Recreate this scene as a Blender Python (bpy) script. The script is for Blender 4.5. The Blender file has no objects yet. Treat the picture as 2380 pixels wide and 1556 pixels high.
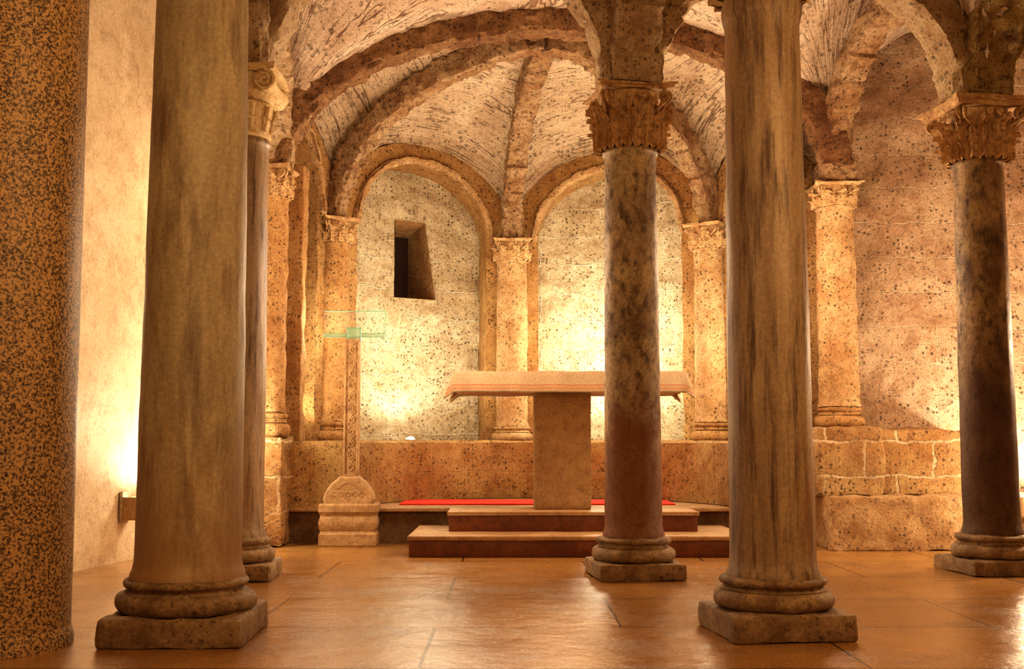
import bpy, bmesh, math, random
from math import sin, cos, pi, sqrt, radians
from mathutils import Vector, noise, Matrix
random.seed(4)
scene = bpy.context.scene
COL = scene.collection

# ------------------------------------------------------------ materials
class G:
    def __init__(s, name):
        s.m = bpy.data.materials.new(name); s.m.use_nodes = True
        s.t = s.m.node_tree; s.t.nodes.clear()
        s.out = s.n('ShaderNodeOutputMaterial'); s.b = s.n('ShaderNodeBsdfPrincipled')
        s.l(s.b.outputs[0], s.out.inputs[0])
    def n(s, ty, **k):
        x = s.t.nodes.new(ty)
        for a, v in k.items(): setattr(x, a, v)
        return x
    def l(s, a, b): s.t.links.new(a, b)
    def put(s, inp, v):
        if isinstance(v, bpy.types.NodeSocket): s.l(v, inp)
        else: inp.default_value = v
    def math(s, op, a, b=0.0, clamp=False):
        x = s.n('ShaderNodeMath', operation=op, use_clamp=clamp); s.put(x.inputs[0], a); s.put(x.inputs[1], b); return x.outputs[0]
    def vmath(s, op, a, b):
        x = s.n('ShaderNodeVectorMath', operation=op); s.put(x.inputs[0], a); s.put(x.inputs[1], b); return x.outputs[0]
    def noise(s, vec, scale, detail=6, rough=.6, dist=0):
        x = s.n('ShaderNodeTexNoise'); s.l(vec, x.inputs['Vector']); x.inputs['Scale'].default_value = scale
        x.inputs['Detail'].default_value = detail; x.inputs['Roughness'].default_value = rough; x.inputs['Distortion'].default_value = dist
        return x.outputs['Fac'], x.outputs['Color']
    def map(s, vec, sc):
        mp = s.n('ShaderNodeMapping'); s.l(vec, mp.inputs[0]); mp.inputs['Scale'].default_value = sc; return mp.outputs[0]
    def ramp(s, f, a, b, ca=(0,0,0,1), cb=(1,1,1,1)):
        x = s.n('ShaderNodeValToRGB'); s.l(f, x.inputs[0]); e = x.color_ramp.elements
        e[0].position = a; e[1].position = b; e[0].color = c4(ca); e[1].color = c4(cb); return x.outputs[0]
    def mix(s, f, a, b, mode='MIX'):
        x = s.n('ShaderNodeMix', data_type='RGBA', blend_type=mode)
        s.put(x.inputs[0], f); s.put(x.inputs[6], a if isinstance(a, bpy.types.NodeSocket) else c4(a)); s.put(x.inputs[7], b if isinstance(b, bpy.types.NodeSocket) else c4(b))
        return x.outputs[2]
def c4(c): return (c[0], c[1], c[2], 1.0)

def stone(name, c1, c2, c3, scale=1.5, pit=.6, pits=30, bump=.5, rough=.85, rvar=0., stretch=(1,1,1),
          joint=None, bdist=.02, pitcol=.22, r1=.38, r2=.62, f3=.5, crack=None, low=None, fr=(.66,1.18), jvar=(.84,1.1), stain=None, spec=.5):
    g = G(name); tc = g.n('ShaderNodeTexCoord'); ob = tc.outputs['Object']
    g.b.inputs['Specular IOR Level'].default_value = spec
    v = g.map(ob, stretch)
    nA, _ = g.noise(v, scale, 8, .65, .3); nB, cB = g.noise(v, scale*5, 8, .7); nC, cC = g.noise(ob, 55, 6, .75)
    col = g.ramp(nA, r1, r2, c1, c2)
    col = g.mix(g.math('MULTIPLY', g.ramp(nB, .48, .64), f3), col, c3)
    if stain:
        ns, _ = g.noise(g.map(ob, stain[1]), stain[2], 6, .6, .4)
        col = g.mix(g.math('MULTIPLY', g.ramp(ns, .56, .68), .75), col, stain[0])
    fine = g.ramp(nC, .3, .7, (fr[0],)*3, (fr[1],)*3)
    col = g.mix(1.0, col, fine, 'MULTIPLY')
    height = g.math('ADD', g.math('MULTIPLY', nB, .9), g.math('MULTIPLY', nC, .45))
    if pit > 0:
        vd = g.vmath('ADD', ob, g.vmath('MULTIPLY', cC, (.03,.03,.03)))
        mk, _ = g.noise(ob, 4, 4)
        for sc_ in (pits, pits*2.3):
            vo = g.n('ShaderNodeTexVoronoi'); g.l(vd, vo.inputs['Vector']); vo.inputs['Scale'].default_value = sc_
            sp_ = g.n('ShaderNodeSeparateColor'); g.l(vo.outputs['Color'], sp_.inputs[0])
            p = g.ramp(vo.outputs['Distance'], .14, .34, (1,1,1), (0,0,0))
            p = g.math('MULTIPLY', p, g.math('GREATER_THAN', sp_.outputs[0], .55))
            p = g.math('MULTIPLY', p, g.ramp(mk, .36, .58, (.15,)*3, (1,1,1)))
            col = g.mix(g.math('MULTIPLY', p, pit), col, tuple(pitcol*x for x in c1))
            height = g.math('SUBTRACT', height, g.math('MULTIPLY', p, .8))
    if crack:
        mode, st, sc_, cc, amt = crack
        cv = g.map(tc.outputs['UV'] if mode == 'uv' else ob, st)
        cn, _ = g.noise(cv, sc_, 3, .55, .1)
        ck = g.ramp(g.math('ABSOLUTE', g.math('SUBTRACT', cn, .5)), .003, .014, (1,1,1), (0,0,0))
        cm, _ = g.noise(ob, 3., 3); ck = g.math('MULTIPLY', ck, g.ramp(cm, .42, .54))
        c2n, _ = g.noise(cv, sc_*1.6, 5, .62)
        col = g.mix(1., col, g.ramp(c2n, .3, .7, (.87,.82,.77), (1.10,1.10,1.10)), 'MULTIPLY')
        col = g.mix(g.math('MULTIPLY', ck, amt), col, cc)
        height = g.math('ADD', g.math('SUBTRACT', height, g.math('MULTIPLY', ck, .8)), g.math('MULTIPLY', c2n, 1.4))
    if joint:
        mode, w, h, mc, ms, amt = joint
        if mode == 'uv': jv = tc.outputs['UV']
        else:
            sp = g.n('ShaderNodeSeparateXYZ'); g.l(ob, sp.inputs[0]); cb = g.n('ShaderNodeCombineXYZ')
            g.l(sp.outputs['XYZ'.index(mode[0].upper())], cb.inputs[0]); g.l(sp.outputs['XYZ'.index(mode[1].upper())], cb.inputs[1]); jv = cb.outputs[0]
        _, wc = g.noise(ob, 3.5, 6, .7)
        jv = g.vmath('ADD', jv, g.vmath('MULTIPLY', g.vmath('SUBTRACT', wc, (.5,.5,.5)), (.12,.12,.0)))
        br = g.n('ShaderNodeTexBrick'); g.l(jv, br.inputs['Vector']); br.inputs['Scale'].default_value = 1
        br.inputs['Brick Width'].default_value = w; br.inputs['Row Height'].default_value = h
        br.inputs['Mortar Size'].default_value = ms; br.inputs['Mortar Smooth'].default_value = .5
        br.inputs['Color1'].default_value = c4((jvar[0],)*3); br.inputs['Color2'].default_value = c4((jvar[1],)*3); br.inputs['Mortar'].default_value = (1,1,1,1)
        col = g.mix(1.0, col, br.outputs['Color'], 'MULTIPLY')
        jm, _ = g.noise(ob, 3.3, 4)
        jf = g.math('MULTIPLY', br.outputs['Fac'], g.ramp(jm, .36, .54))
        col = g.mix(g.math('MULTIPLY', jf, amt), col, mc)
        height = g.math('SUBTRACT', height, g.math('MULTIPLY', jf, .5))
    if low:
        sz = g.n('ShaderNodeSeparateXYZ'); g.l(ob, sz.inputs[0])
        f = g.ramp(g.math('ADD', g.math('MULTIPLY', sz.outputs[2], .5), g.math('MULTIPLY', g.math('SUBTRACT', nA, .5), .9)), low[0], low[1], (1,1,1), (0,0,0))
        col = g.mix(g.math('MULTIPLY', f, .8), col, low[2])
    g.l(col, g.b.inputs['Base Color'])
    if rvar: g.l(g.ramp(nB, .3, .7, (rough-rvar,)*3, (rough+rvar,)*3), g.b.inputs['Roughness'])
    else: g.b.inputs['Roughness'].default_value = rough
    bp = g.n('ShaderNodeBump'); bp.inputs['Strength'].default_value = bump; bp.inputs['Distance'].default_value = bdist
    g.l(height, bp.inputs['Height']); g.l(bp.outputs[0], g.b.inputs['Normal'])
    return g.m

TUFF = stone('tuff_orange', (.42,.21,.07), (.60,.37,.155), (.25,.09,.025), 2, .9, 32, .9, .9, bdist=.035)
TUFFJ = stone('tuff_blocks', (.42,.21,.065), (.60,.38,.15), (.28,.11,.03), 1.6, .9, 28, 1., .9, joint=('uv',.8,.27,(.62,.42,.20),.006,.5), bdist=.04, jvar=(.95,1.04), f3=.55)
TUFFX = stone('tuff_blocks_flat', (.46,.24,.085), (.66,.44,.20), (.30,.12,.035), 1.8, .9, 26, 1., .9, joint=('xz',.62,.28,(.78,.60,.37),.014,.85), bdist=.045, f3=.55, jvar=(.93,1.05))
RIB = stone('rib_tuff', (.25,.105,.036), (.48,.27,.12), (.10,.035,.014), 3.2, .95, 24, 1., .9, bdist=.06, f3=.65)
RIBM = stone('rib_tuff_mid', (.42,.215,.085), (.68,.47,.27), (.19,.07,.025), 3.5, .95, 24, 1., .9, bdist=.06, f3=.65)
RIBL = stone('rib_tuff_light', (.48,.27,.11), (.66,.45,.235), (.29,.12,.04), 3, .9, 28, .9, .9, bdist=.035, f3=.5)
VAULT = stone('vault_plaster', (.70,.53,.39), (.86,.71,.56), (.58,.41,.29), 2.2, .5, 18, 1., .9, bdist=.04, crack=('uv',(.6,3.6,1),1.9,(.22,.10,.05),.85), f3=.4)
VAULTU = stone('apse_vault_plaster', (.68,.51,.35), (.85,.69,.50), (.55,.38,.24), 1.6, .5, 18, 1., .9, bdist=.04, crack=('uv',(3.6,.6,1),1.7,(.22,.10,.05),.85), f3=.4)
NICHE = stone('niche_plaster', (.66,.53,.34), (.83,.73,.52), (.46,.31,.15), 2.4, .9, 28, 1., .9, joint=('uv',1.3,.3,(.93,.86,.66),.008,.85), bdist=.045, jvar=(.97,1.02), pitcol=.25, f3=.65)
WALLR = stone('pitted_wall', (.60,.38,.235), (.80,.58,.39), (.42,.22,.10), 2.0, .95, 24, 1., .9, joint=('xz',1.8,.3,(.86,.68,.48),.007,.75), bdist=.06, jvar=(.98,1.01), f3=.6)
PLASTER = stone('smooth_plaster', (.55,.41,.25), (.70,.55,.37), (.40,.27,.15), 1.4, .15, 20, .45, .7, bdist=.012, f3=.6)
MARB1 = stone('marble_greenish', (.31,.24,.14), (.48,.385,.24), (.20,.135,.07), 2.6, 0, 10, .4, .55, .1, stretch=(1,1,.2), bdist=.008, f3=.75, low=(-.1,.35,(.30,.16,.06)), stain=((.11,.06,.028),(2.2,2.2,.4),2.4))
MARB2 = stone('marble_veined', (.22,.14,.075), (.38,.275,.165), (.075,.037,.02), 2.8, 0, 10, .35, .48, .12, stretch=(1.6,1.6,.14), bdist=.008, f3=.9, stain=((.32,.175,.075),(2.5,2.5,.3),2.0), spec=.45)
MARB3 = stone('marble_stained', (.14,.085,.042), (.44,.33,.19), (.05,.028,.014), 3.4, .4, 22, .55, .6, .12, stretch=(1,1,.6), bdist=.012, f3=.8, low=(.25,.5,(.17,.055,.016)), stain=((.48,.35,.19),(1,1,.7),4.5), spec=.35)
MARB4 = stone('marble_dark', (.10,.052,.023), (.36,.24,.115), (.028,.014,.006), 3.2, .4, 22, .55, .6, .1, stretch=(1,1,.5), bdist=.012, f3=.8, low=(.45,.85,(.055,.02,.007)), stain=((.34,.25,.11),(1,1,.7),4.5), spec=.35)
BASE = stone('worn_base_stone', (.19,.105,.045), (.38,.25,.12), (.09,.04,.015), 4, .4, 24, .7, .6, .1, bdist=.018)
CAPM = stone('carved_capital', (.38,.21,.085), (.60,.40,.20), (.16,.065,.025), 6, .4, 26, .7, .85, bdist=.015)
CAPE = stone('carved_capital_worn', (.46,.27,.12), (.66,.46,.24), (.25,.11,.04), 6, .5, 30, .8, .85, bdist=.016)
CAPL = stone('carved_capital_light', (.58,.41,.20), (.74,.59,.35), (.34,.19,.08), 6, .2, 26, .5, .85, bdist=.012)
SPRING = stone('arch_plaster', (.52,.34,.175), (.76,.58,.37), (.34,.16,.06), 2.5, .65, 20, 1., .9, bdist=.05, f3=.5)
MOSS = stone('stained_plaster', (.34,.20,.055), (.62,.47,.20), (.08,.04,.016), 2.5, .6, 20, 1., .9, bdist=.05, f3=.75)
SLAB = stone('step_marble', (.32,.18,.08), (.46,.30,.155), (.22,.10,.04), 2.5, 0, 14, .3, .5, .1, bdist=.01)
STEPF = stone('step_dark_stone', (.12,.03,.008), (.20,.06,.018), (.06,.016,.006), 3, 0, 14, .3, .5, .1, bdist=.01)
RISER = stone('platform_riser_stone', (.14,.075,.035), (.22,.13,.065), (.08,.04,.02), 3, .3, 24, .5, .7, .1, bdist=.015)
CARVE = stone('pale_carved_stone', (.34,.20,.085), (.50,.32,.155), (.22,.11,.04), 5, .3, 30, .5, .7, bdist=.01)
ALTS = stone('altar_stone', (.25,.135,.05), (.36,.22,.095), (.16,.07,.025), 3, .3, 40, .5, .75, bdist=.01)

def floor_mat():
    g = G('polished_floor'); tc = g.n('ShaderNodeTexCoord'); ob = tc.outputs['Object']
    nA, _ = g.noise(ob, .9, 6, .6, .3); nB, cB = g.noise(ob, 4, 6, .6); nC, _ = g.noise(ob, 60, 5, .75); nD, _ = g.noise(ob, 2.4, 10, .74, .1)
    col = g.ramp(nA, .3, .7, (.27,.13,.036), (.43,.235,.078))
    col = g.mix(g.math('MULTIPLY', g.ramp(nD, .48, .68), .7), col, (.13,.052,.014))
    col = g.mix(1., col, g.ramp(nC, .3, .7, (.70,.70,.70), (1.2,1.2,1.2)), 'MULTIPLY')
    jv = g.vmath('ADD', ob, g.vmath('MULTIPLY', g.vmath('SUBTRACT', cB, (.5,.5,.5)), (.010,.010,0)))
    jv = g.vmath('ADD', jv, (.35,.30,0))
    br = g.n('ShaderNodeTexBrick'); g.l(jv, br.inputs['Vector']); br.inputs['Scale'].default_value = 1
    br.inputs['Brick Width'].default_value = 1.7; br.inputs['Row Height'].default_value = .92
    br.inputs['Mortar Size'].default_value = .006; br.inputs['Mortar Smooth'].default_value = .2
    br.inputs['Color1'].default_value = (.90,.90,.90,1); br.inputs['Color2'].default_value = (1.08,1.08,1.08,1)
    col = g.mix(1., col, br.outputs['Color'], 'MULTIPLY')
    col = g.mix(g.math('MULTIPLY', br.outputs['Fac'], .85), col, (.05,.018,.006))
    g.l(col, g.b.inputs['Base Color'])
    rr = g.ramp(nD, .32, .68, (.10,.10,.10), (.34,.34,.34))
    g.l(g.mix(1., rr, g.ramp(nC, .3, .7, (.75,.75,.75), (1.3,1.3,1.3)), 'MULTIPLY'), g.b.inputs['Roughness'])
    g.b.inputs['IOR'].default_value = 1.65
    h = g.math('ADD', g.math('MULTIPLY', nB, 1.), g.math('MULTIPLY', nC, .12)); h = g.math('ADD', h, g.math('MULTIPLY', nD, .3)); h = g.math('SUBTRACT', h, g.math('MULTIPLY', br.outputs['Fac'], .4))
    bp = g.n('ShaderNodeBump'); bp.inputs['Strength'].default_value = .55; bp.inputs['Distance'].default_value = .016
    g.l(h, bp.inputs['Height']); g.l(bp.outputs[0], g.b.inputs['Normal'])
    return g.m
FLOOR = floor_mat()
def granite():
    g = G('speckled_granite'); tc = g.n('ShaderNodeTexCoord'); ob = tc.outputs['Object']
    n, _ = g.noise(ob, 84, 5, .62); n2, _ = g.noise(ob, 210, 3, .6); n3, _ = g.noise(ob, 7, 4)
    n = g.math('ADD', n, g.math('MULTIPLY', g.math('SUBTRACT', n3, .5), .14))
    col = g.ramp(n, .43, .56, (.035,.013,.006), (.48,.29,.12))
    col = g.mix(g.math('MULTIPLY', g.ramp(n2, .52, .64), .6), col, (.62,.44,.22))
    g.l(col, g.b.inputs['Base Color']); g.b.inputs['Roughness'].default_value = .55
    bp = g.n('ShaderNodeBump'); bp.inputs['Strength'].default_value = .2; bp.inputs['Distance'].default_value = .004
    g.l(n, bp.inputs['Height']); g.l(bp.outputs[0], g.b.inputs['Normal']); return g.m
GRAN = granite()
def cloth():
    g = G('linen_cloth'); tc = g.n('ShaderNodeTexCoord'); sp = g.n('ShaderNodeSeparateXYZ'); g.l(tc.outputs['UV'], sp.inputs[0])
    n, _ = g.noise(tc.outputs['Object'], 90, 3)
    col = g.ramp(n, .3, .7, (.38,.28,.17), (.52,.41,.28))
    u, v = sp.outputs[0], sp.outputs[1]
    def band(a, b): return g.math('MULTIPLY', g.math('GREATER_THAN', v, a), g.math('LESS_THAN', v, b))
    for a, b, c in ((.028,.032,(.42,.06,.015)), (.058,.062,(.42,.06,.015))):
        col = g.mix(band(a, b), col, c)
    z = g.math('SINE', g.math('MULTIPLY', u, 260)); z2 = g.math('SINE', g.math('MULTIPLY', v, 420))
    lace = g.math('GREATER_THAN', g.math('MULTIPLY', z, z2), .1)
    col = g.mix(g.math('MULTIPLY', g.math('MULTIPLY', band(.034,.056), lace), .8), col, (.40,.17,.05))
    col = g.mix(g.math('MULTIPLY', g.math('MULTIPLY', band(.0,.026), lace), .5), col, (.26,.16,.08))
    g.l(col, g.b.inputs['Base Color']); g.b.inputs['Roughness'].default_value = .9
    bp = g.n('ShaderNodeBump'); bp.inputs['Strength'].default_value = .3; bp.inputs['Distance'].default_value = .003
    g.l(n, bp.inputs['Height']); g.l(bp.outputs[0], g.b.inputs['Normal']); return g.m
CLOTH = cloth()
def simple(name, c, rough=.6, em=None, es=0, metal=0, trans=0, noisy=0, alpha=1):
    g = G(name); g.b.inputs['Base Color'].default_value = c4(c); g.b.inputs['Roughness'].default_value = rough
    g.b.inputs['Metallic'].default_value = metal; g.b.inputs['Transmission Weight'].default_value = trans; g.b.inputs['Alpha'].default_value = alpha
    if em: g.b.inputs['Emission Color'].default_value = c4(em); g.b.inputs['Emission Strength'].default_value = es
    if noisy:
        tc = g.n('ShaderNodeTexCoord'); n, _ = g.noise(tc.outputs['Object'], noisy, 4)
        g.l(g.ramp(n, .3, .7, tuple(.7*x for x in c), tuple(1.2*x for x in c)), g.b.inputs['Base Color'])
    return g.m
RED = simple('red_carpet', (.72,.025,.01), .9, noisy=120)
GLASS = simple('green_glass', (.25,.45,.30), .3, trans=0, alpha=.5)
GLASSE = simple('green_glass_edge', (.16,.38,.24), .3, trans=0, alpha=.9)
PANE = simple('clear_pane', (.6,.85,.72), .05, trans=0, alpha=.04)
METAL = simple('lamp_metal', (.45,.36,.26), .45, metal=.6, noisy=40)
GLOW = simple('lamp_glow', (1,.85,.6), .5, (1,.88,.65), 25)
DARK = simple('slit_painted_shade', (.035,.012,.005), .9, noisy=10)

# ------------------------------------------------------------ mesh helpers
def nz(p, s, o=0.): return noise.noise(Vector((p[0]*s+o, p[1]*s+o*1.7, p[2]*s-o)))
def make(name, V, F, mat, parent=None, uv=None, mi=None, loc=(0,0,0), rot=0., ang=38, amp=0., sc=6., label=None, merge=True):
    me = bpy.data.meshes.new(name)
    mats = mat if isinstance(mat, (list, tuple)) else [mat]
    me.from_pydata([tuple(v) for v in V], [], F)
    if uv:
        L = me.uv_layers.new(name='UVMap')
        for lp in me.loops: L.data[lp.index].uv = uv[lp.vertex_index]
    for m in mats: me.materials.append(m)
    if mi:
        for p, i in zip(me.polygons, mi): p.material_index = i
    bm = bmesh.new(); bm.from_mesh(me)
    if merge: bmesh.ops.remove_doubles(bm, verts=bm.verts, dist=.0004)
    if uv is None: bmesh.ops.recalc_face_normals(bm, faces=bm.faces)
    if amp:
        bm.normal_update(); off = random.random()*50
        D = [(v, v.normal*(amp*nz(v.co, sc, off)+amp*.6*nz(v.co, sc*2.7, off))) for v in bm.verts]
        for v, d in D: v.co += d
    bm.to_mesh(me); bm.free()
    for p in me.polygons: p.use_smooth = True
    me.set_sharp_from_angle(angle=radians(ang))
    ob = bpy.data.objects.new(name, me); COL.objects.link(ob)
    ob.location = loc; ob.rotation_euler = (0, 0, rot)
    if parent: ob.parent = parent
    if label: ob['label'] = label
    return ob
def top(ob, label, cat, group=None):
    ob['label'] = label; ob['category'] = cat
    if group: ob['group'] = group
    return ob
def struct(ob): ob['kind'] = 'structure'; return ob
def empty(name, loc, label, cat, group=None, rot=0):
    e = bpy.data.objects.new(name, None); e.location = loc; e.rotation_euler = (0,0,rot); e.empty_display_size = .2; COL.objects.link(e)
    return top(e, label, cat, group)

def boxg(x0,x1,y0,y1,z0,z1, step=.08, b=.012):
    V=[];F=[]
    lo=(x0,y0,z0); hi=(x1,y1,z1)
    def lin(a,c):
        n=max(1,int(math.ceil((c-a)/step))); L=[a+(c-a)*i/n for i in range(n+1)]
        if (c-a)>4*b: L=[a,a+b]+[q for q in L[1:-1] if a+b*1.5<q<c-b*1.5]+[c-b,c]
        return L
    for ax in range(3):
        u,w=[(1,2),(2,0),(0,1)][ax]
        U=lin(lo[u],hi[u]); W=lin(lo[w],hi[w])
        for side in (0,1):
            base=len(V)
            for a in U:
                for c in W:
                    p=[0,0,0]; p[ax]=(lo,hi)[side][ax]; p[u]=a; p[w]=c
                    inn=[min(max(p[k],lo[k]+b),hi[k]-b) if hi[k]-lo[k]>2*b else (lo[k]+hi[k])/2 for k in range(3)]
                    d=Vector(p)-Vector(inn)
                    if d.length>1e-6 and sum(1 for k in range(3) if abs(d[k])>1e-6)>1: p=Vector(inn)+d.normalized()*b
                    V.append(tuple(p))
            m=len(W)
            for i in range(len(U)-1):
                for j in range(m-1):
                    q=[base+i*m+j, base+(i+1)*m+j, base+(i+1)*m+j+1, base+i*m+j+1]
                    F.append(q if side else q[::-1])
    return V,F
def box(name,x0,x1,y0,y1,z0,z1,mat,parent=None,step=.08,b=.012,amp=.006,sc=5,**k):
    V,F=boxg(x0,x1,y0,y1,z0,z1,step,b); return make(name,V,F,mat,parent,amp=amp,sc=sc,**k)
def lathe(prof, n=56, cap=True):
    V=[];F=[]
    for r,z in prof:
        for i in range(n): V.append((r*cos(2*pi*i/n), r*sin(2*pi*i/n), z))
    for j in range(len(prof)-1):
        for i in range(n): F.append([j*n+i, j*n+(i+1)%n, (j+1)*n+(i+1)%n, (j+1)*n+i])
    if cap: F.append(list(range(n))[::-1]); F.append([(len(prof)-1)*n+i for i in range(n)])
    return V,F
def join(A,B):
    V,F=A; o=len(V); return V+list(B[0]), F+[[i+o for i in f] for f in B[1]]
def tube(pts, r, n=6, taper=None):
    V=[];F=[]; P=[Vector(p) for p in pts]
    for k,p in enumerate(P):
        t=(P[min(k+1,len(P)-1)]-P[max(k-1,0)]).normalized(); u=t.orthogonal().normalized() if k==0 else (u-t*u.dot(t)).normalized()
        w=t.cross(u); rr=r*(taper(k/(len(P)-1)) if taper else 1)
        for i in range(n):
            a=2*pi*i/n; V.append(tuple(p+(u*cos(a)+w*sin(a))*rr))
    for k in range(len(P)-1):
        for i in range(n): F.append([k*n+i,k*n+(i+1)%n,(k+1)*n+(i+1)%n,(k+1)*n+i])
    F.append(list(range(n))[::-1]); F.append([(len(P)-1)*n+i for i in range(n)])
    return V,F

# ------------------------------------------------------------ column parts
def shaft_profile(rb, rt, h, collar=.06):
    P=[(rb*1.08,0),(rb*1.07,.02),(rb*1.03,.04),(rb,.075)]
    for i in range(1,36):
        t=i/36; P.append((rb+(rt-rb)*(t**1.25), .075+(h-.075-collar)*t))
    P+=[(rt,h-collar),(rt*1.03,h-collar+.01),(rt*1.08,h-collar*.6),(rt*1.08,h-collar*.3),(rt*1.04,h-.004),(rt*1.04,h)]
    return P
def base_profile(r, R, h):
    P=[(R*.9,0)]
    for i in range(9):
        a=-pi/2+pi*i/8; P.append((R-h*.27+h*.27*cos(a), h*.29+h*.29*sin(a)))
    P+=[(R*.87,h*.60),(R*.82,h*.67),(R*.83,h*.75)]
    rr=R*.89
    for i in range(7):
        a=-pi/2+pi*i/6; P.append((rr-h*.11+h*.11*cos(a), h*.86+h*.11*sin(a)))
    P.append((r*1.08,h)); return P
def bell_r(t, rb, rt): return rb*1.0+(rt*.80-rb)*(t**2.0)
def corinthian(rb, rt, h, n=8, rows=2, volute=True, ab=.13):
    hb=h*(1-ab)
    M=lathe([(bell_r(t/10,rb,rt*.9),hb*t/10) for t in range(11)],40)
    M=join(M,lathe([(rb*1.03,0),(rb*1.1,h*.02),(rb*1.1,h*.05),(rb*1.0,h*.07)],40,False))
    HS={2:(.52,.88),3:(.40,.66,.93)}[rows]
    for row in range(rows):
        H=hb*HS[row]; W=2*pi*rb/n*.58*(1+.14*row)
        for k in range(n):
            A=2*pi*(k+.5*(row%2))/n
            V=[];F=[];nu=8;nv=18
            for j in range(nv+1):
                v=j/nv; z=H*min(v,.86)*1.06-(H*1.3*max(0,v-.86)); tt=min(z/hb,1)
                R=bell_r(tt,rb,rt*.9)+.024*h/.4+rt*.40*max(0,v-.4)**2*(1+.1*row)
                w=W*(.75+.5*sin(pi*min(v*.9+.05,1)))*(1 if v<.75 else max(.15,1-(v-.75)*3.2))*(.70+.48*abs(sin(v*pi*4.5)))
                for i in range(nu+1):
                    u=i/nu*2-1
                    rr=R+.034*(h/.4)*(1-abs(u))+.014*(h/.4)*cos(u*pi*3)-.022*(h/.4)*abs(u)**2
                    a=A+u*w*.5/rr
                    V.append((rr*cos(a),rr*sin(a),z-abs(u)*H*.08))
            for j in range(nv):
                for i in range(nu): q=j*(nu+1)+i; F.append([q,q+1,q+nu+2,q+nu+1])
            M=join(M,(V,F))
    if volute:
        for k in range(4):
            A=pi/4+k*pi/2
            for sgn in (-1,1):
                pts=[]
                for i in range(34):
                    t=i/33; a=-pi/2+t*3.6*pi; q=h*.105*(1-t*.82)
                    rad=rt*1.02+q*cos(a); zz=hb*.86+q*sin(a)
                    if i==0:
                        pts.append((bell_r(.45,rb,rt)*cos(A+sgn*.35),bell_r(.45,rb,rt)*sin(A+sgn*.35),hb*.48))
                    off=sgn*.06*(1-.4*t)
                    pts.append((rad*cos(A+off),rad*sin(A+off),zz))
                M=join(M,tube(pts,h*.028,6))
            for sgn in (-1,1):
                pts=[]; B=k*pi/2+sgn*.13
                for i in range(20):
                    t=i/19; a=-pi/2+t*3*pi; q=h*.06*(1-t*.8)
                    R=bell_r(.92,rb,rt)+.03
                    pts.append((R*cos(B)-sin(B)*sgn*q*cos(a), R*sin(B)+cos(B)*sgn*q*cos(a), hb*.86+q*sin(a)))
                M=join(M,tube(pts,h*.018,5))
    V=[];F=[];per=[]
    for k in range(4):
        for i in range(10):
            t=i/10*2-1; d=rt*(1-.13*(1-t*t)); a=k*pi/2
            x=d; y=rt*1.0*t
            per.append((x*cos(a)-y*sin(a), x*sin(a)+y*cos(a)))
    for s,z in ((.90,hb),(.93,hb+h*ab*.45),(1.0,hb+h*ab*.55),(1.0,h)):
        for x,y in per: V.append((x*s,y*s,z))
    m=len(per)
    for j in range(3):
        for i in range(m): F.append([j*m+i,j*m+(i+1)%m,(j+1)*m+(i+1)%m,(j+1)*m+i])
    F.append(list(range(m))[::-1]); F.append([3*m+i for i in range(m)])
    return join(M,(V,F))

def column(X,Y,z0,plinth,ph,R,bh,rb,rt,zs,zc,capw,mshaft,mbase,mcap,label,rot=.1,group=None,n=8,capkind='cor',caprot=None,collar=.06,cap_amp=.008,rows=2,samp=.0035,ab=.13,name='column'):
    e=empty(name,(X,Y,z0),label,'column',group)
    if ph>0: box('plinth',-plinth,plinth,-plinth,plinth,0,ph,mbase,e,.05,.014,.012,6,rot=rot)
    V,F=lathe(base_profile(rb,R,bh)); make('base',V,F,mbase,e,loc=(0,0,ph),amp=.008,sc=7)
    s0=ph+bh; V,F=lathe(shaft_profile(rb,rt,zs-z0-s0,collar)); make('shaft',V,F,mshaft,e,loc=(0,0,s0),amp=samp,sc=4 if samp<.006 else 8)
    if capkind=='cor':
        V,F=corinthian(rt*1.02,capw,zc-zs,n,rows,ab=ab)
        make('capital',V,F,mcap,e,loc=(0,0,zs-z0),rot=rot if caprot is None else caprot,amp=cap_amp,sc=18,ang=50,merge=False)
    return e

column(-1.417,4.97,0,.295,.12,.298,.14,.228,.203,3.0,3.35,.33,MARB1,BASE,CAPM,'greenish grey smooth marble column on a square plinth',rot=.03)
column(1.165,5.07,0,.270,.115,.265,.14,.190,.170,2.905,3.28,.27,MARB2,BASE,CAPM,'grey-brown veined marble column on a square plinth',rot=.13,collar=.13)
column(.765,7.12,0,.268,.10,.262,.15,.180,.166,2.72,3.11,.262,MARB3,BASE,CAPM,'dark stained marble column with leafy capital beside the altar',rot=.12,n=11,collar=.05,rows=3,ab=.08)
column(3.126,7.37,0,.275,.095,.262,.15,.176,.158,2.71,3.10,.278,MARB4,BASE,CAPM,'dark blackened column with leafy capital by the side wall',rot=.1,collar=.05,rows=3,n=10,ab=.16)
e=column(-1.735,7.07,0,.265,.10,.255,.15,.180,.163,2.77,3.27,.28,MARB2,BASE,CAPL,'slim grey marble column with a scrolled capital',rot=.05,capkind='none',collar=.05)
M=lathe([(.165,0),(.180,.02),(.170,.05),(.180,.10),(.195,.17),(.205,.22),(.18,.235)],48)
for k in range(12):
    a=2*pi*k/12; M=join(M,tube([(.175*cos(a),.175*sin(a),.04),(.19*cos(a),.19*sin(a),.12),(.212*cos(a),.212*sin(a),.2)],.013,6))
    M=join(M,tube([(.19*cos(a-.12),.19*sin(a-.12),.12),(.195*cos(a+.12),.195*sin(a+.12),.12)],.010,5))
M=join(M,lathe([(.165,.235),(.19,.26),(.205,.32),(.21,.40)],48))
V,F=boxg(-.245,.245,-.245,.245,.405,.445,.06,.010); M=join(M,(V,F))
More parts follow.
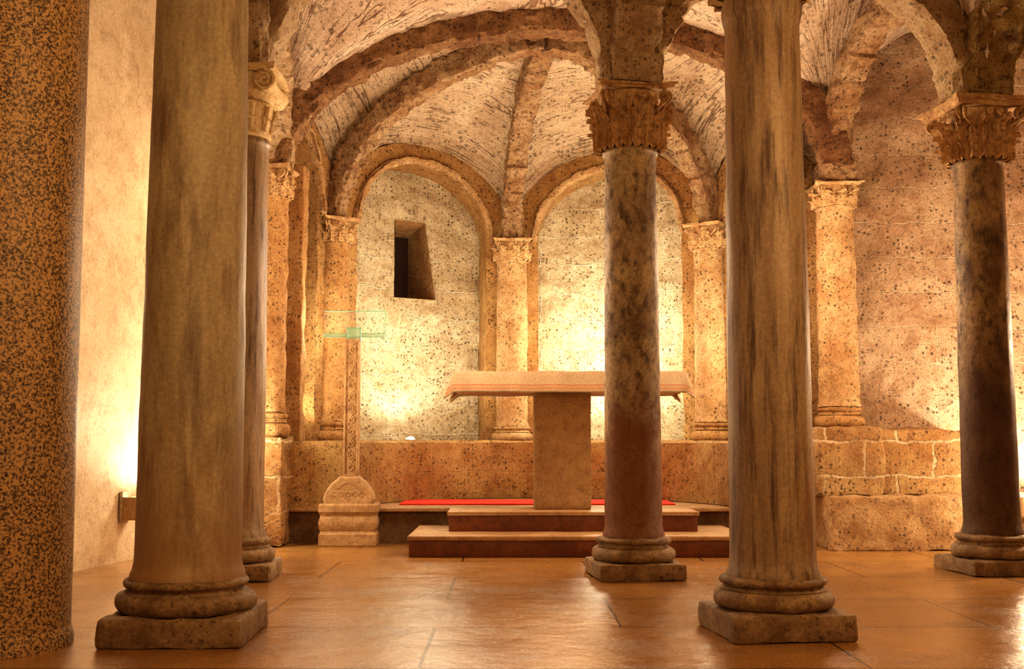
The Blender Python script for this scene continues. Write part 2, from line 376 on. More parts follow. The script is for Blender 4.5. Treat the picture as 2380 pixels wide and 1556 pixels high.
for sx in (-1,1):
    for sy in (-1,1):
        pts=[]
        for i in range(48):
            t=i/47; a=pi/2-sx*t*4.4*pi; q=.066*(1-t*.85); pts.append((sx*.178+q*cos(a), sy*.228, .338+q*sin(a)))
        M=join(M,tube(pts,.012,6))
    V,F=lathe([(.066,-.22),(.05,-.1),(.05,.1),(.066,.22)],24); V=[(x+sx*.178,z,y+.338) for x,y,z in V]; M=join(M,(V,F))
make('capital',M[0],M[1],CAPL,e,loc=(0,0,2.77),amp=.008,sc=15,merge=False,ang=50)

e=empty('column',(-2.17,4.75,0),'thick speckled brown granite column with a low ring base','column')
V,F=lathe([(.325,0),(.325,.035),(.318,.06),(.312,.08)]); make('base',V,F,GRAN,e,amp=.003)
V,F=lathe([(.312,0)]+[(.312-.018*i/12,3.14*i/12) for i in range(1,13)]); make('shaft',V,F,GRAN,e,loc=(0,0,.08),amp=.002)
V,F=corinthian(.3,.4,.2); make('capital',V,F,CAPM,e,loc=(0,0,3.22),merge=False)

# ------------------------------------------------------------ apse geometry
CX,CY=.25,9.3
R1,R2=2.15,2.52
ZB=.84
def pol(a,r,z): a=radians(a); return (CX+r*cos(a), CY+r*sin(a), z)
NI=[(171,11,20,151,182.5),(123.8,20,27.2,97,151),(69,20.5,28.3,40.5,97),(17,15,23.5,-2,40.5)]
ZS=2.90; RISE=.72
def z0f(a):
    for c,hw,hwo,lo,hi in NI:
        if lo<=a<=hi: return 2.87+.95*sqrt(max(0,1-((a-c)/hwo)**2))
    return 2.87
V=[];F=[];UV=[];MI=[]
def addgrid(rows,mi,uvs=None,flip=False):
    b=len(V); m=len(rows[0])
    for i,r in enumerate(rows):
        for j,p in enumerate(r): V.append(p); UV.append(uvs[i][j])
    for i in range(len(rows)-1):
        for j in range(m-1):
            q=[b+i*m+j,b+(i+1)*m+j,b+(i+1)*m+j+1,b+i*m+j+1]; F.append(q[::-1] if flip else q); MI.append(mi)
def wob(p,amp,sc): 
    n=nz(p,sc,3.); n2=nz(p,sc*3,8.); d=Vector((p[0]-CX,p[1]-CY,0)).normalized()*(amp*n+amp*.5*n2)
    return (p[0]+d.x,p[1]+d.y,p[2]+amp*.3*n2)
WIN=(120.0,5.3,2.30,3.10)
for ni,(c,hw,hwo,lo,hi) in enumerate(NI):
    for a0,a1 in ((lo,c-hw),(c+hw,hi)):
        if a1-a0<.2: continue
        n=max(2,int((a1-a0)/1.5)); rows=[];uvs=[]
        for i in range(n+1):
            a=a0+(a1-a0)*i/n; zt=max(z0f(a),2.96); r=[];u=[]
            for j in range(41): z=ZB-.05+(zt-ZB+.05)*j/40; r.append(wob(pol(a,R1,z),.02,4)); u.append((radians(a)*R1,z))
            rows.append(r);uvs.append(u)
        addgrid(rows,0,uvs)
    ts=[-cos(pi*i/40) for i in range(41)]
    A=[c+hw*t for t in ts if lo<=c+hw*t<=hi] 
    za=lambda a: ZS+RISE*sqrt(max(0,1-((a-c)/hw)**2))
    rows=[];uvs=[]
    for a in A:
        zb=za(a); zt=max(z0f(a),zb+.02); r=[];u=[]
        for j in range(9): z=zb+(zt-zb)*j/8; r.append(wob(pol(a,R1,z),.02,4)); u.append((radians(a)*R1,z))
        rows.append(r);uvs.append(u)
    addgrid(rows,0,uvs)
    out=[(c-hw,ZB+(ZS-ZB)*j/20) for j in range(20)]+[(a,za(a)) for a in [c+hw*t for t in ts]]+[(c+hw,ZS-(ZS-ZB)*(j+1)/20) for j in range(20)]
    out=[o for o in out if lo<=o[0]<=hi]
    rows=[];uvs=[]
    for a,z in out:
        r=[];u=[]
        for j in range(6): rr=R1+(R2-R1)*j/5; r.append(wob(pol(a,rr,z),.016,4)); u.append((rr,z))
        rows.append(r);uvs.append(u)
    addgrid(rows,0,uvs)
    angs=sorted(set([max(lo,c-hw)+(min(hi,c+hw)-max(lo,c-hw))*i/48 for i in range(49)]+([WIN[0]-WIN[1],WIN[0]+WIN[1]] if ni==1 else [])))
    zl=sorted(set([ZB-.03+(3.75-ZB+.03)*j/70 for j in range(71)]+([WIN[2],WIN[3]] if ni==1 else [])))
    b=len(V);m=len(zl)
    for a in angs:
        for z in zl:
            a2=a
            if ni==1:
                f=min(1,max(0,(z-WIN[2])/(WIN[3]-WIN[2]))); ed=WIN[0]-WIN[1]
                if a<=ed+.001: a2=a+(2.8*f)*max(0,(a-(c-hw))/(ed-(c-hw)))
                else: a2=a+2.8*f*max(0,1-(a-ed)/(2*WIN[1])) if a<WIN[0]+WIN[1] else a
            p=pol(a2,R2,z)
            isw= ni==1 and abs(a-WIN[0])<=WIN[1]+.5 and WIN[2]-.05<=z<=WIN[3]+.05
            V.append(wob(p,.006 if isw else .05,4)); UV.append((radians(a2)*R2,z))
    for i in range(len(angs)-1):
        for j in range(m-1):
            if ni==1 and angs[i]>=WIN[0]-WIN[1]-.01 and angs[i+1]<=WIN[0]+WIN[1]+.01 and zl[j]>=WIN[2]-.001 and zl[j+1]<=WIN[3]+.001: continue
            F.append([b+i*m+j,b+(i+1)*m+j,b+(i+1)*m+j+1,b+i*m+j+1]);MI.append(1)
ob=make('wall_apse',V,F,[TUFFJ,NICHE],uv=UV,mi=MI,merge=False); struct(ob)
V=[];F=[]
for i in range(41):
    a=4+172*i/40
    for z in (0,4.7): V.append(pol(a,3.25,z))
for i in range(40): F.append([2*i,2*i+2,2*i+3,2*i+1])
b=len(V); V.append((CX,CY,4.7)); 
for i in range(40): F.append([2*i+1,2*i+3,b])
struct(make('wall_apse_outer',V,F,TUFF))
a0,a1=WIN[0]+WIN[1],WIN[0]-WIN[1]
fr=[pol(a0,R2-.01,WIN[2]),pol(a1,R2-.01,WIN[2]),pol(a1+2.8,R2-.01,WIN[3]),pol(a0,R2-.01,WIN[3])]
ax=Vector((cos(radians(97)),sin(radians(97)),0))
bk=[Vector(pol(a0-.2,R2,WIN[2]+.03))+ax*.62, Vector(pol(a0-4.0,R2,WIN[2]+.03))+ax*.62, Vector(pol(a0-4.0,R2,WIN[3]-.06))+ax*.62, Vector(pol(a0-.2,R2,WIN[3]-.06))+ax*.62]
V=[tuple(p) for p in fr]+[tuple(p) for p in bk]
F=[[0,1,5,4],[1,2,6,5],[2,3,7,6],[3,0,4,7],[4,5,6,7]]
struct(make('window_1',V,F,[TUFF,DARK],mi=[0,0,0,1,1],merge=False))  # left reveal and back coloured dark to stand for shade in the slit

# dome webs
V=[];F=[];UV=[]
nA=200;nT=44
for i in range(nA+1):
    a=-6+192*i/nA; zz=max(z0f(a),2.90)
    for j in range(nT+1):
        t=pi/2*j/nT; r=R1*cos(t); z=zz+(4.38-zz)*sin(t)
        p=pol(a,r,z); n=nz(p,3.,5.)*.035+nz((p[0],p[1],p[2]*3),6.,2.)*.022*(1 if j<nT-2 else 0)
        q=Vector((p[0]-CX,p[1]-CY,(z-2.9)*1.5)); q=q.normalized()*n if q.length>0 else q
        V.append((p[0]+q.x,p[1]+q.y,p[2]+q.z)); UV.append((t*2.2,radians(a)*2.2*max(.3,cos(t))))
for i in range(nA):
    for j in range(nT):
        q=i*(nT+1)+j; F.append([q,q+nT+1,q+nT+2,q+1])
struct(make('ceiling_apse',V,F,VAULTU,uv=UV,merge=False))

def ringpath(name,path,norms,w,d,mat,label,cat,group,blk=4,amp=.006,K=4,sc=9,jit=.008,groove=0.):
    V=[];F=[]; sec=[]
    for i in range(K): sec.append((0,i/K))
    for i in range(K): sec.append((i/K,1))
    for i in range(K): sec.append((1,1-i/K))
    for i in range(K): sec.append((1-i/K,0))
    rnd=random.Random(len(path)*7+int(w*1000))
    offs=[rnd.uniform(-jit,jit) for _ in range(300)]
    for k,(p,o,dd) in enumerate(path):
        q=offs[k//blk]; gv=groove if k%blk==0 else 0
        for s,t in sec:
            v=Vector(p)+o*(s*w+q*(1-s)+gv*(1-2*s))+dd*((t-.5)*(d*(1+q*1.5)-2*gv))
            if (s in(0,1)) and (t in (0,1)):
                ch=.004+.06*max(0,nz(v,6,2)-.05); v+=o*(ch if s==0 else -ch)+dd*(ch if t==0 else -ch)
            V.append(tuple(v))
    m=len(sec)
    for k in range(len(path)-1):
        for i in range(m): F.append([k*m+i,k*m+(i+1)%m,(k+1)*m+(i+1)%m,(k+1)*m+i])
    F.append(list(range(m))[::-1]);F.append([(len(path)-1)*m+i for i in range(m)])
    return top(make(name,V,F,mat,amp=amp,sc=sc,ang=32),label,cat,group)
for c,hw,hwo,lo,hi in NI:
    path=[]
    for i in range(61):
        t=-cos(pi*i/60); a=c+hw*t
        if not lo<=a<=hi: continue
        z=ZS+RISE*sqrt(max(0,1-t*t)); th=math.acos(max(-1,min(1,t)))
        tang=Vector((-sin(radians(a)),cos(radians(a)),0)); o=(tang*cos(th)+Vector((0,0,1))*sin(th)).normalized()
        path.append((pol(a,R1-.015,z-.01),o,Vector((cos(radians(a)),sin(radians(a)),0))))
    ringpath('niche_archivolt',path,None,.065,.10,RIBL,'pale moulded stone arch band framing a lit niche','arch','niche arch bands of the apse',blk=6,amp=.014,groove=.006)

K3=Vector((.30,9.42,4.20))
def rib(x,y,z0,w,d,label,mat=RIB):
    P0=Vector((x,y,0)); K=Vector((K3.x,K3.y,0)); L=(K-P0).length; u=(K-P0)/L; side=Vector((-u.y,u.x,0)); path=[]
    for i in range(151):
        t=pi/2*i/150; p=K-u*L*cos(t); z=z0+(K3.z-z0)*sin(t)
        o=Vector((-u.x*cos(t)*(K3.z-z0),-u.y*cos(t)*(K3.z-z0),sin(t)*L)).normalized()
        path.append(((p.x,p.y,z),o,side))
    return ringpath('vault_rib',path,None,w,d,mat,label,'vault rib','apse vault ribs',blk=18,K=6,amp=.028,sc=11,jit=.016,groove=.012)
rib(-1.58,10.24,2.84,.20,.19,'pitted orange tuff rib curving over the apse vault',RIBM)
rib(0.01,11.26,2.84,.20,.20,'pitted orange tuff rib rising up the middle of the vault',RIBM)
rib(1.84,10.58,2.84,.20,.19,'pitted orange tuff rib curving over the apse vault',RIBM)
def arch(p0,p1,z0,rise,thick,width,ins0,ins1,mat,label,group,N=140,blk=12,amp=.024):
    a=Vector((p0[0],p0[1],0)); b=Vector((p1[0],p1[1],0)); d=(b-a).normalized(); a=a+d*ins0; b=b-d*ins1
    c=(a+b)/2; half=(b-a).length/2; side=Vector((-d.y,d.x,0)); path=[]
    for i in range(N+1):
        t=pi*i/N; p=c-d*half*cos(t); z=z0+rise*sin(t)
        o=(d*(-cos(t)*rise)+Vector((0,0,1))*sin(t)*half).normalized(); path.append(((p.x,p.y,z),o,side))
    return ringpath('stone_arch',path,None,thick,width,mat,label,'arch',group,blk=blk,amp=amp,K=6,sc=9,jit=.014,groove=.010)
GA='stone arches carrying the crypt vault'
arch((-1.97,9.12),(2.67,9.08),3.10,1.12,.24,.24,.12,.12,RIB,'wide dark orange tuff arch across the apse mouth',GA,N=220,blk=14,amp=.030)
arch((-1.735,7.07),(.765,7.12),3.13,1.02,.22,.32,.18,.19,SPRING,'plastered stone arch between two columns, flaking edges',GA)
arch((.765,7.12),(3.126,7.37),3.12,.90,.22,.32,.19,.19,SPRING,'plastered stone arch between two columns, flaking edges',GA)
arch((3.126,7.37),(5.2,7.4),3.12,.90,.24,.34,.19,.0,MOSS,'stained stone arch running to the side wall',GA)
arch((-1.97,9.12),(-1.735,7.07),3.14,.85,.22,.30,.12,.19,SPRING,'plastered stone arch from the apse pier to a column',GA)
arch((2.68,9.08),(3.126,7.37),2.98,1.04,.16,.24,.05,.19,RIBM,'orange tuff arch from the apse pier to a dark column',GA)
for a,b in (((-1.735,7.07),(-1.417,4.97)),((.765,7.12),(1.165,5.07)),((3.126,7.37),(3.6,5.1))):
    arch(a,b,3.14,.90,.24,.32,.19,.19,SPRING if a[0]<3 else MOSS,'plastered stone arch between neighbouring columns',GA)

# groin vault ceiling
SUP=[(-1.735,7.1),(.765,7.12),(3.126,7.37),(-1.95,9.12),(2.66,9.12),(-1.417,4.97),(1.165,5.07),(3.6,5.1)]
def ln(k,Y):
    A=(-1.417,1.165,3.6)[k];B=(-1.735,.765,3.126)[k]; return B+(A-B)*(7.1-Y)/2.1
ROWS=(.8,2.9,5.0,7.12,9.12)
def zc(x,y):
    zy=0
    for a,b in zip(ROWS[:-1],ROWS[1:]):
        if a<=y<=b: t=(y-a)/(b-a); zy=sqrt(max(0,1-(2*t-1)**2))
    L=[ln(k,y) for k in range(3)] if y<8.1 else [-1.95,2.66]
    if x<L[0]: t=min((L[0]-x)/1.1,1); zx=sqrt(1-(1-t)**2)
    elif x>L[-1]: t=min((x-L[-1])/1.15,1); zx=sqrt(1-(1-t)**2)
    else:
        for a,b in zip(L[:-1],L[1:]):
            if a<=x<=b: t=(x-a)/(b-a); zx=sqrt(max(0,1-(2*t-1)**2)); break
    return 3.14+1.28*max(zx,zy)
V=[];F=[];UV=[]
nx,ny=220,200
for i in range(nx+1):
    x=-3.6+9*i/nx
    for j in range(ny+1):
        y=.8+8.55*j/ny; z=zc(x,y); p=(x,y,z); V.append((x,y,z+.03*nz(p,3)+.022*nz(p,9)))
        s=min(SUP,key=lambda q:(q[0]-x)**2+(q[1]-y)**2); r=sqrt((s[0]-x)**2+(s[1]-y)**2); UV.append((r+.1*s[0],math.atan2(y-s[1],x-s[0])*.9+s[1]))
for i in range(nx):
    for j in range(ny): q=i*(ny+1)+j; F.append([q,q+1,q+ny+2,q+ny+1])
struct(make('ceiling',V,F,VAULT,uv=UV,merge=False))
box('ceiling_slab',-4,5.6,.8,9.5,4.6,4.7,TUFF,step=2,amp=0)['kind']='structure'

# ------------------------------------------------------------ engaged columns
GE='engaged half columns of the apse'
column(-1.635,10.26,ZB-.005,0,0,.19,.18,.134,.126,2.665,2.89,.18,TUFF,TUFF,CAPE,'orange tuff half column with carved leaf capital between lit niches',rot=.5,group=GE,n=7,caprot=.55,collar=.03,samp=.010,cap_amp=.010)
column(0.0,11.34,ZB-.005,0,0,.21,.15,.160,.152,2.67,2.88,.20,RIBL,RIBL,CAPE,'pale tuff half column with carved capital in the apse centre',rot=0,group=GE,n=7,caprot=0.05,collar=.03,samp=.010,cap_amp=.010)
column(1.885,10.6,ZB-.005,0,0,.19,.18,.150,.142,2.67,2.90,.20,RIBL,TUFF,CAPE,'orange tuff half column with carved leaf capital between lit niches',rot=-.5,group=GE,n=7,caprot=-.6,collar=.03,samp=.010,cap_amp=.010)
column(-2.01,9.17,.87,0,0,.20,.20,.15,.145,2.86,3.11,.195,TUFF,TUFF,CAPE,'rough tuff column with pale scrolled capital at the apse mouth',rot=0,group=GE,n=7,caprot=0,collar=.03,samp=.014,cap_amp=.010)
column(2.68,9.17,.95,0,0,.20,.17,.160,.152,2.77,2.96,.20,RIBL,TUFF,CAPE,'pitted tuff column with pale carved capital at the apse mouth',rot=0,group=GE,n=7,caprot=0,collar=.03,samp=.016,cap_amp=.010)
top(box('pier_pedestal',-2.3,-1.83,8.97,9.5,0,.87,TUFFX,step=.05,amp=.03,b=.02),'rough tuff block pedestal under the apse column','pedestal')
top(box('impost',2.56,2.83,9.02,9.4,2.96,3.14,RIBM,step=.03,amp=.03,sc=8),'rough stone impost block over the pale capital','impost block')
top(box('pilaster',-2.02,-1.78,9.42,9.62,ZB,3.2,TUFF,step=.05,amp=.02),'narrow tuff pilaster strip at the edge of the apse','pilaster')
# curved bench
V=[];F=[];UV=[]
prof=[(2.6,.29),(1.60,.29)]+[(1.60,.29+.53*j/8) for j in range(1,9)]+[(1.63,ZB)]+[(1.63+(2.6-1.63)*j/8,ZB) for j in range(1,9)]
for i in range(121):
    a=-1+182*i/120
    for k,(r,z) in enumerate(prof): 
        p=pol(a,r,z); n=(nz(p,4.,1.)*.022+nz(p,14.,1.)*.014) if k else 0; V.append((p[0]+n*cos(radians(a)),p[1]+n*sin(radians(a)),z+(n*.3 if k>9 else 0))); UV.append((radians(a)*1.6,z+max(0,r-1.6)))
m=len(prof)
for i in range(120):
    for k in range(m-1): q=i*m+k; F.append([q,q+1,q+m+1,q+m])
F.append(list(range(m))) ; F.append([120*m+k for k in range(m)][::-1])
top(make('stone_bench',V,F,TUFFJ,uv=UV,merge=False),'curved orange tuff bench running around the apse wall','bench')
arc=[pol(a,2.0,0)[:2] for a in range(4,177,6)]
out=[(-1.84,9.32),(2.44,9.32)]+arc
V=[(x,y,0) for x,y in out]+[(x,y,.285) for x,y in out]; n=len(out)
F=[list(range(n))[::-1],[n+i for i in range(n)]]+[[i,(i+1)%n,n+(i+1)%n,n+i] for i in range(n)]
top(make('platform',V,F,[SLAB,RISER],mi=[0,0]+[1]*n,merge=False),'raised stone apse floor with a dark riser','platform')
top(box('platform_edge',-1.84,-.52,9.26,9.36,.262,.295,SLAB,step=.1,amp=.006,b=.008),'tan stone nosing along the raised apse floor','step nosing')
top(box('platform_edge',1.46,2.42,9.26,9.36,.262,.295,SLAB,step=.1,amp=.006,b=.008),'tan stone nosing along the raised apse floor','step nosing')
e=empty('altar_step',(.47,8.7,0),'low two-tier stone step with dark red-brown risers','step')
box('lower_tread',-1.23,1.25,-.48,.56,.12,.155,SLAB,e,.1,.008,.003); box('lower_riser',-1.22,1.24,-.465,.56,0,.12,STEPF,e,.1,.006,.003)
box('upper_tread',-.965,.96,-.10,.56,.275,.305,SLAB,e,.1,.008,.003); box('upper_riser',-.95,.945,-.085,.56,.155,.275,STEPF,e,.1,.006,.003)
# altar
e=empty('altar',(.40,9.08,.305),'stone slab altar on a single square pedestal','altar')
box('pedestal',-.225,.225,-.20,.22,0,.92,ALTS,e,.05,.012,.004,7)
box('tabletop',-.85,.95,-.36,.36,.92,1.065,SLAB,e,.08,.01,.003)
V=[];F=[];UV=[]
hx0,hx1,hy=-.855,.955,.375; zt=1.074; drop=.165; sd=.15
def cl(u,v):
    x=min(max(u,hx0),hx1); y=min(max(v,-hy),hy); ox=max(0,u-hx1)-max(0,hx0-u); oy=max(0,v-hy)-max(0,-hy-v)
    z=zt-abs(oy)*.985-abs(ox)*.96
    wav=.008*sin(u*22)+.005*sin(u*41+1)
    y+= (oy*.10)+(wav*abs(oy)/drop)*(1 if oy<0 else -1)
    x+= ox*.26+(.006*sin(v*25)*abs(ox)/sd)
    if ox and oy: z+=min(abs(ox),abs(oy))*.60; x+=math.copysign(.03,ox)*min(abs(ox),abs(oy))/sd; 
    z+= .005*nz((u,v,0),5)
    return (x,y,z)
us=[hx0-sd+sd*i/8 for i in range(8)]+[hx0+(hx1-hx0)*i/60 for i in range(61)]+[hx1+sd*(i+1)/8 for i in range(8)]
vs=[-hy-drop+drop*i/10 for i in range(10)]+[-hy+2*hy*i/14 for i in range(15)]+[hy+drop*(i+1)/10 for i in range(10)]
for u in us:
    for v in vs:
        V.append(cl(u,v)); UV.append((u+v,min(v+hy+drop,hy+drop-v,u-hx0+sd,hx1+sd-u)))
m=len(vs)
for i in range(len(us)-1):
    for j in range(m-1): q=i*m+j; F.append([q,q+m,q+m+1,q+1])
ob=make('altar_cloth',V,F,CLOTH,uv=UV,loc=(.40,9.08,.305),merge=False); sol=ob.modifiers.new('s','SOLIDIFY'); sol.thickness=.006; sol.offset=1
top(ob,'beige linen cloth with thin red border stripes over the altar','altar cloth')
top(box('carpet',-.98,1.42,9.80,10.5,.286,.298,RED,step=.1,amp=.001,b=.004),'flat bright red carpet behind the altar','carpet')
# cross
e=empty('cross_stand',(-1.315,9.15,0),'carved stone post on a block with green glass cross','cross')
V=[];F=[]
pr=[(.225,0),(.23,.01),(.23,.095),(.222,.105),(.218,.12),(.225,.14),(.232,.17),(.232,.20),(.224,.225),(.220,.24),(.226,.26),(.235,.275),(.235,.325),(.225,.34)]
for r,z in pr:
    for sx,sy in ((-1,-1),(1,-1),(1,1),(-1,1)): V.append((sx*r,sy*(r-.115),z))
for j in range(len(pr)-1):
    for i in range(4): F.append([j*4+i,j*4+(i+1)%4,(j+1)*4+(i+1)%4,(j+1)*4+i])
F.append([0,3,2,1]);F.append([len(pr)*4-4+i for i in range(4)])
make('pedestal',V,F,CARVE,e,ang=25)
V=[];F=[];prf=[(-.19,0),(-.205,.03),(-.195,.075),(-.17,.12),(-.135,.165),(-.09,.20),(-.07,.22),(.07,.22),(.09,.20),(.135,.165),(.17,.12),(.195,.075),(.205,.03),(.19,0)]
for y,s in ((-.095,.92),(-.08,1),(.08,1),(.095,.92)):
    for x,z in prf: V.append((x*s,y,z*s))
n=len(prf)
for j in range(3):
    for i in range(n): F.append([j*n+i,j*n+(i+1)%n,(j+1)*n+(i+1)%n,(j+1)*n+i])
F.append(list(range(n))[::-1]);F.append([3*n+i for i in range(n)])
M=(V,F)
for k in range(-2,3):
    pts=[(k*.055+.03*cos(t*.45)*(1-t/18),-.095,.07+.03*sin(t*.45)*(1-t/18)) for t in range(16)]; M=join(M,tube(pts,.004,5))
pts=[(-.09+.18*i/12,-.095,.115+.05*sin(pi*i/12)) for i in range(13)]; M=join(M,tube(pts,.004,5))
make('foot',M[0],M[1],CARVE,e,loc=(0,0,.34),merge=False)
M=boxg(-.06,.06,-.05,.05,0,1.11,.06,.006)
for s in (-1,1): M=join(M,boxg(s*.052-.008,s*.052+.008,-.060,-.046,.02,1.09,.2,.002))
for k in range(11):
    zc0=.07+k*.095; s=1 if k%2 else -1
    pts=[(s*(.030-.026*t/16)*cos(t*.55+pi/2)*1.0,-.053,zc0+(.036-.03*t/16)*sin(t*.55+pi/2)) for t in range(17)]
    M=join(M,tube(pts,.006,5)); M=join(M,tube([(-s*.0,-.053,zc0+.036),(-s*.03,-.053,zc0+.06),(-s*.01,-.053,zc0+.09)],.005,5))
make('shaft',M[0],M[1],CARVE,e,loc=(.01,0,.56),merge=False)
g=bpy.data.objects.new('glass_cross',None); g.location=(.02,0,1.67); g.parent=e; COL.objects.link(g); g['label']='green glass cross with a clear pane'
box('arm',-.25,-.058,-.02,.02,.02,.05,GLASS,g,1,.003,0); box('arm',.058,.25,-.02,.02,.02,.05,GLASS,g,1,.003,0)
box('center_block',-.055,.055,-.03,.03,-.015,.095,GLASS,g,1,.004,0)
M=join(boxg(-.057,.057,-.034,-.031,.088,.097,1,.001),boxg(-.057,.057,-.034,-.031,-.017,-.009,1,.001))
M=join(M,join(boxg(-.059,-.052,-.034,-.031,-.017,.097,1,.001),boxg(.052,.059,-.034,-.031,-.017,.097,1,.001)))
M=join(M,join(boxg(-.25,.25,-.024,-.021,.047,.052,1,.001),boxg(-.25,.25,-.024,-.021,.018,.023,1,.001)))
M=join(M,join(boxg(-.25,.255,-.005,.005,.231,.237,1,.001),boxg(.251,.257,-.005,.005,.02,.237,1,.001))); make('glass_edge',M[0],M[1],GLASSE,g)
M=boxg(-.25,.255,-.004,.004,.056,.232,1,.001); make('pane',M[0],M[1],PANE,g)

# ------------------------------------------------------------ side wall tiers
V,F=boxg(2.46,3.60,8.70,9.5,0,.41,.05,.012)
top(make('stone_ledge',V,F,RIBL,amp=.026,sc=5),'low rough golden tuff bench along the wall','ledge')
top(box('stone_ledge',2.40,3.66,9.08,9.5,.41,.935,TUFFX,step=.06,b=.02,amp=.03,sc=4),'upper rough tuff block ledge with pale mortar joints','ledge')
top(box('pier_pedestal',2.42,2.95,8.90,9.4,.41,.95,TUFFX,step=.05,b=.02,amp=.03,sc=4),'rough tuff block pedestal projecting from the ledge','pedestal')
def wallq(name,x0,y0,x1,y1,z1,mat,amp=.02,t=.25,side=1):
    d=Vector((x1-x0,y1-y0,0)); L=d.length; d/=L; nrm=Vector((-d.y,d.x,0))*side
    nu=int(L/.05)+1;nv=int(z1/.05)+1;V=[];F=[]
    for i in range(nu+1):
        for j in range(nv+1):
            p=Vector((x0,y0,0))+d*L*i/nu; z=z1*j/nv; q=(p.x,p.y,z); n=amp*nz(q,2.5,4)+amp*.5*nz(q,7,4)
            V.append((p.x+nrm.x*n,p.y+nrm.y*n,z))
    for i in range(nu):
        for j in range(nv): q=i*(nv+1)+j; F.append([q,q+nv+1,q+nv+2,q+1])
    a=Vector((x0,y0,0))+nrm*t;b=Vector((x1,y1,0))+nrm*t; k=len(V); V+=[(a.x,a.y,0),(b.x,b.y,0),(b.x,b.y,z1),(a.x,a.y,z1)]
    F.append([k,k+3,k+2,k+1]); F.append([0,nv,k+3,k]); F.append([nu*(nv+1),k+1,k+2,nu*(nv+1)+nv])
    return struct(make(name,V,F,mat,merge=False))
wallq('wall_left',-3.75,1.9,-2.50,9.4,4.55,PLASTER,.012,side=1)
wallq('wall_back',2.44,9.46,5.2,9.46,4.55,WALLR,.06,side=1)
wallq('wall_side',-2.7,9.40,-1.93,9.40,4.55,TUFFX,.02,side=1)
wallq('wall_right',5.1,1.0,5.1,9.5,4.55,WALLR,.02,side=-1)
V=[(-4.5,-4,0),(5.6,-4,0),(5.6,12,0),(-4.5,12,0),(-4.5,-4,-.1),(5.6,-4,-.1),(5.6,12,-.1),(-4.5,12,-.1)]
F=[[0,1,2,3],[7,6,5,4],[0,4,5,1],[1,5,6,2],[2,6,7,3],[3,7,4,0]]
struct(make('floor',V,F,FLOOR))

# ------------------------------------------------------------ lamps and added fill lights
def point(x,y,z,en,col=(1,.6,.28),r=.12,name='lamp'):  # bare point light; most uses are added fill without a fixture
    l=bpy.data.lights.new(name,'POINT'); l.energy=en; l.color=col; l.shadow_soft_size=r; o=bpy.data.objects.new(name,l); o.location=(x,y,z); COL.objects.link(o); return o
def uplight(a,r,energy,fill_en,label='small round recessed uplight at the foot of a niche',rad=.08,color=(1,.86,.60)):
    x,y,_=pol(a,r,0); e=empty('uplight',(x,y,ZB),label,'light fixture','niche uplights')
    V,F=lathe([(.055,0),(.06,.006),(.055,.014),(.045,.014)],24,False); make('bezel',V,F,METAL,e)
    V,F=lathe([(.045,.010),(.043,.022),(.034,.032),(.018,.036),(.001,.037)],24,False); make('lens',V,F,GLOW,e)
    l=bpy.data.lights.new('uplight_lamp','SPOT'); l.energy=energy; l.color=color; l.shadow_soft_size=rad; l.spot_size=radians(165); l.spot_blend=.6
    o=bpy.data.objects.new('lamp',l); COL.objects.link(o); o.parent=e; o.location=(0,0,.14); o.rotation_euler=(pi,0,0)
    x,y,_=pol(a,1.90,0); point(x,y,1.8,fill_en,color,.18)  # unseen mid-air fill added to brighten the niche, not part of the uplight
uplight(124.5,2.22,28,29)
uplight(70,2.22,46,76)
uplight(166,2.20,22,18)
uplight(17,2.20,32,32)
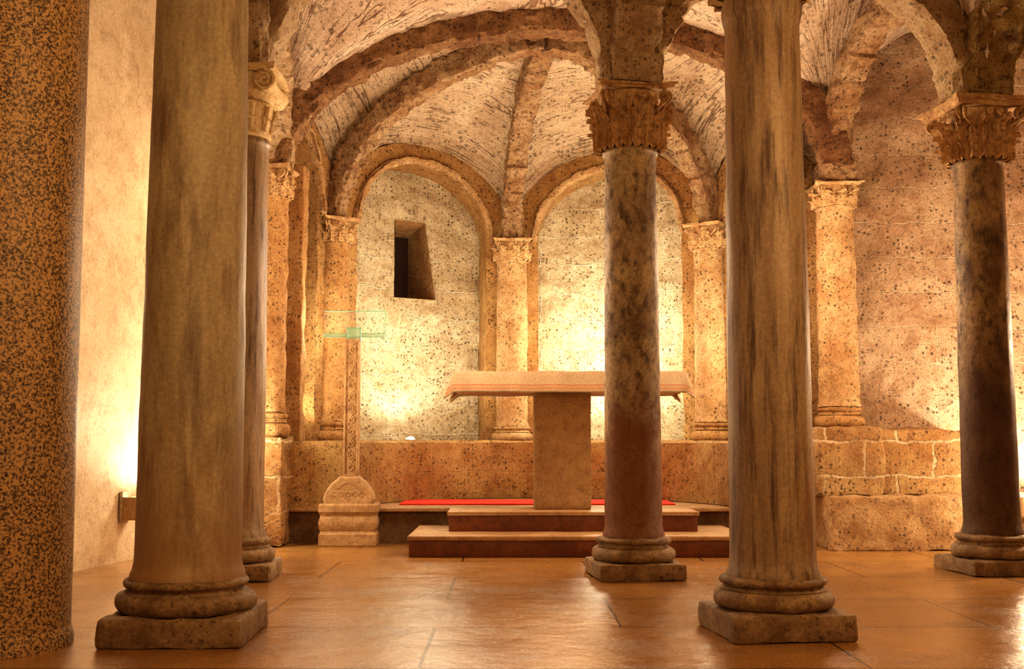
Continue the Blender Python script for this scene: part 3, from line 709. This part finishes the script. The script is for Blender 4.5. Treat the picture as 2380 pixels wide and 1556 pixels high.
def wall_lamp(x,y,z,rot,en,label):
    e=empty('wall_lamp',(x,y,z),label,'wall lamp',None,rot)
    box('backplate',-.07,.07,-.0,.02,-.10,.12,METAL,e,1,.003,0)
    M=boxg(-.065,.065,-.10,-.092,-.08,.08,1,.002)
    for s in (-1,1): M=join(M,boxg(s*.062-.004,s*.062+.004,-.10,0,-.08,.08,1,.002))
    M=join(M,boxg(-.065,.065,-.10,0,-.08,-.072,1,.002)); make('shade',M[0],M[1],CARVE,e,merge=False)
    V,F=boxg(-.05,.05,-.08,-.02,.04,.055,1,.004); make('bulb',V,F,GLOW,e)
    l=bpy.data.lights.new('lamp','SPOT'); l.energy=en; l.color=(1,.86,.62); l.spot_size=radians(170); l.spot_blend=.5; l.shadow_soft_size=.08
    o=bpy.data.objects.new('lamp',l); COL.objects.link(o); o.parent=e; o.location=(.14,-.26,.13); o.rotation_euler=(pi,0,0)
wall_lamp(-2.725,7.97,.37,radians(90),36,'small pale box lamp low on the plaster wall')
wall_lamp(4.25,9.36,.3,0,130,'small box lamp fixed low on the pitted wall')
point(-2.25,8.6,1.0,58,(1,.84,.60),.15)  # added light spreading the wall lamp's glow up the plaster
point(4.0,8.5,.45,44,(1,.82,.54),.1)
point(4.3,8.0,1.6,160,(1,.70,.43),.12)
point(-.4,8.3,2.2,98,(1,.70,.45),.3)  # unseen fill added to lift the vault, left bay
point(1.9,8.3,2.2,98,(1,.70,.45),.3)  # same added vault fill for the right bay
point(.4,9.7,2.2,42,(1,.72,.46),.2)
point(-2.2,8.2,2.6,12,(1,.70,.44),.3)
point(.4,7.7,1.0,8,(1,.54,.20),.3)  # extra weak fill in front of the altar, no fixture
point(-.7,2.6,2.5,88,(1,.64,.30),.5)  # added front fill for the near columns, out of view
point(2.2,3.6,2.3,78,(1,.62,.28),.5)  # second added front fill, towards the right column
point(-2.3,6.2,1.6,20,(1,.70,.42),.3)

w=bpy.data.worlds.new('w'); scene.world=w; w.use_nodes=True
bg=w.node_tree.nodes['Background']; bg.inputs[0].default_value=(1,.50,.19,1); bg.inputs[1].default_value=.45
cam=bpy.data.cameras.new('camera'); cam.lens=39.33; cam.sensor_width=36
co=bpy.data.objects.new('camera',cam); co.location=(0,0,.86); co.rotation_euler=(radians(90+5.32),0,0); COL.objects.link(co); scene.camera=co
scene.view_settings.view_transform='Standard'
for lk in ('Medium High Contrast','High Contrast'):
    try: scene.view_settings.look=lk; break
    except Exception: pass
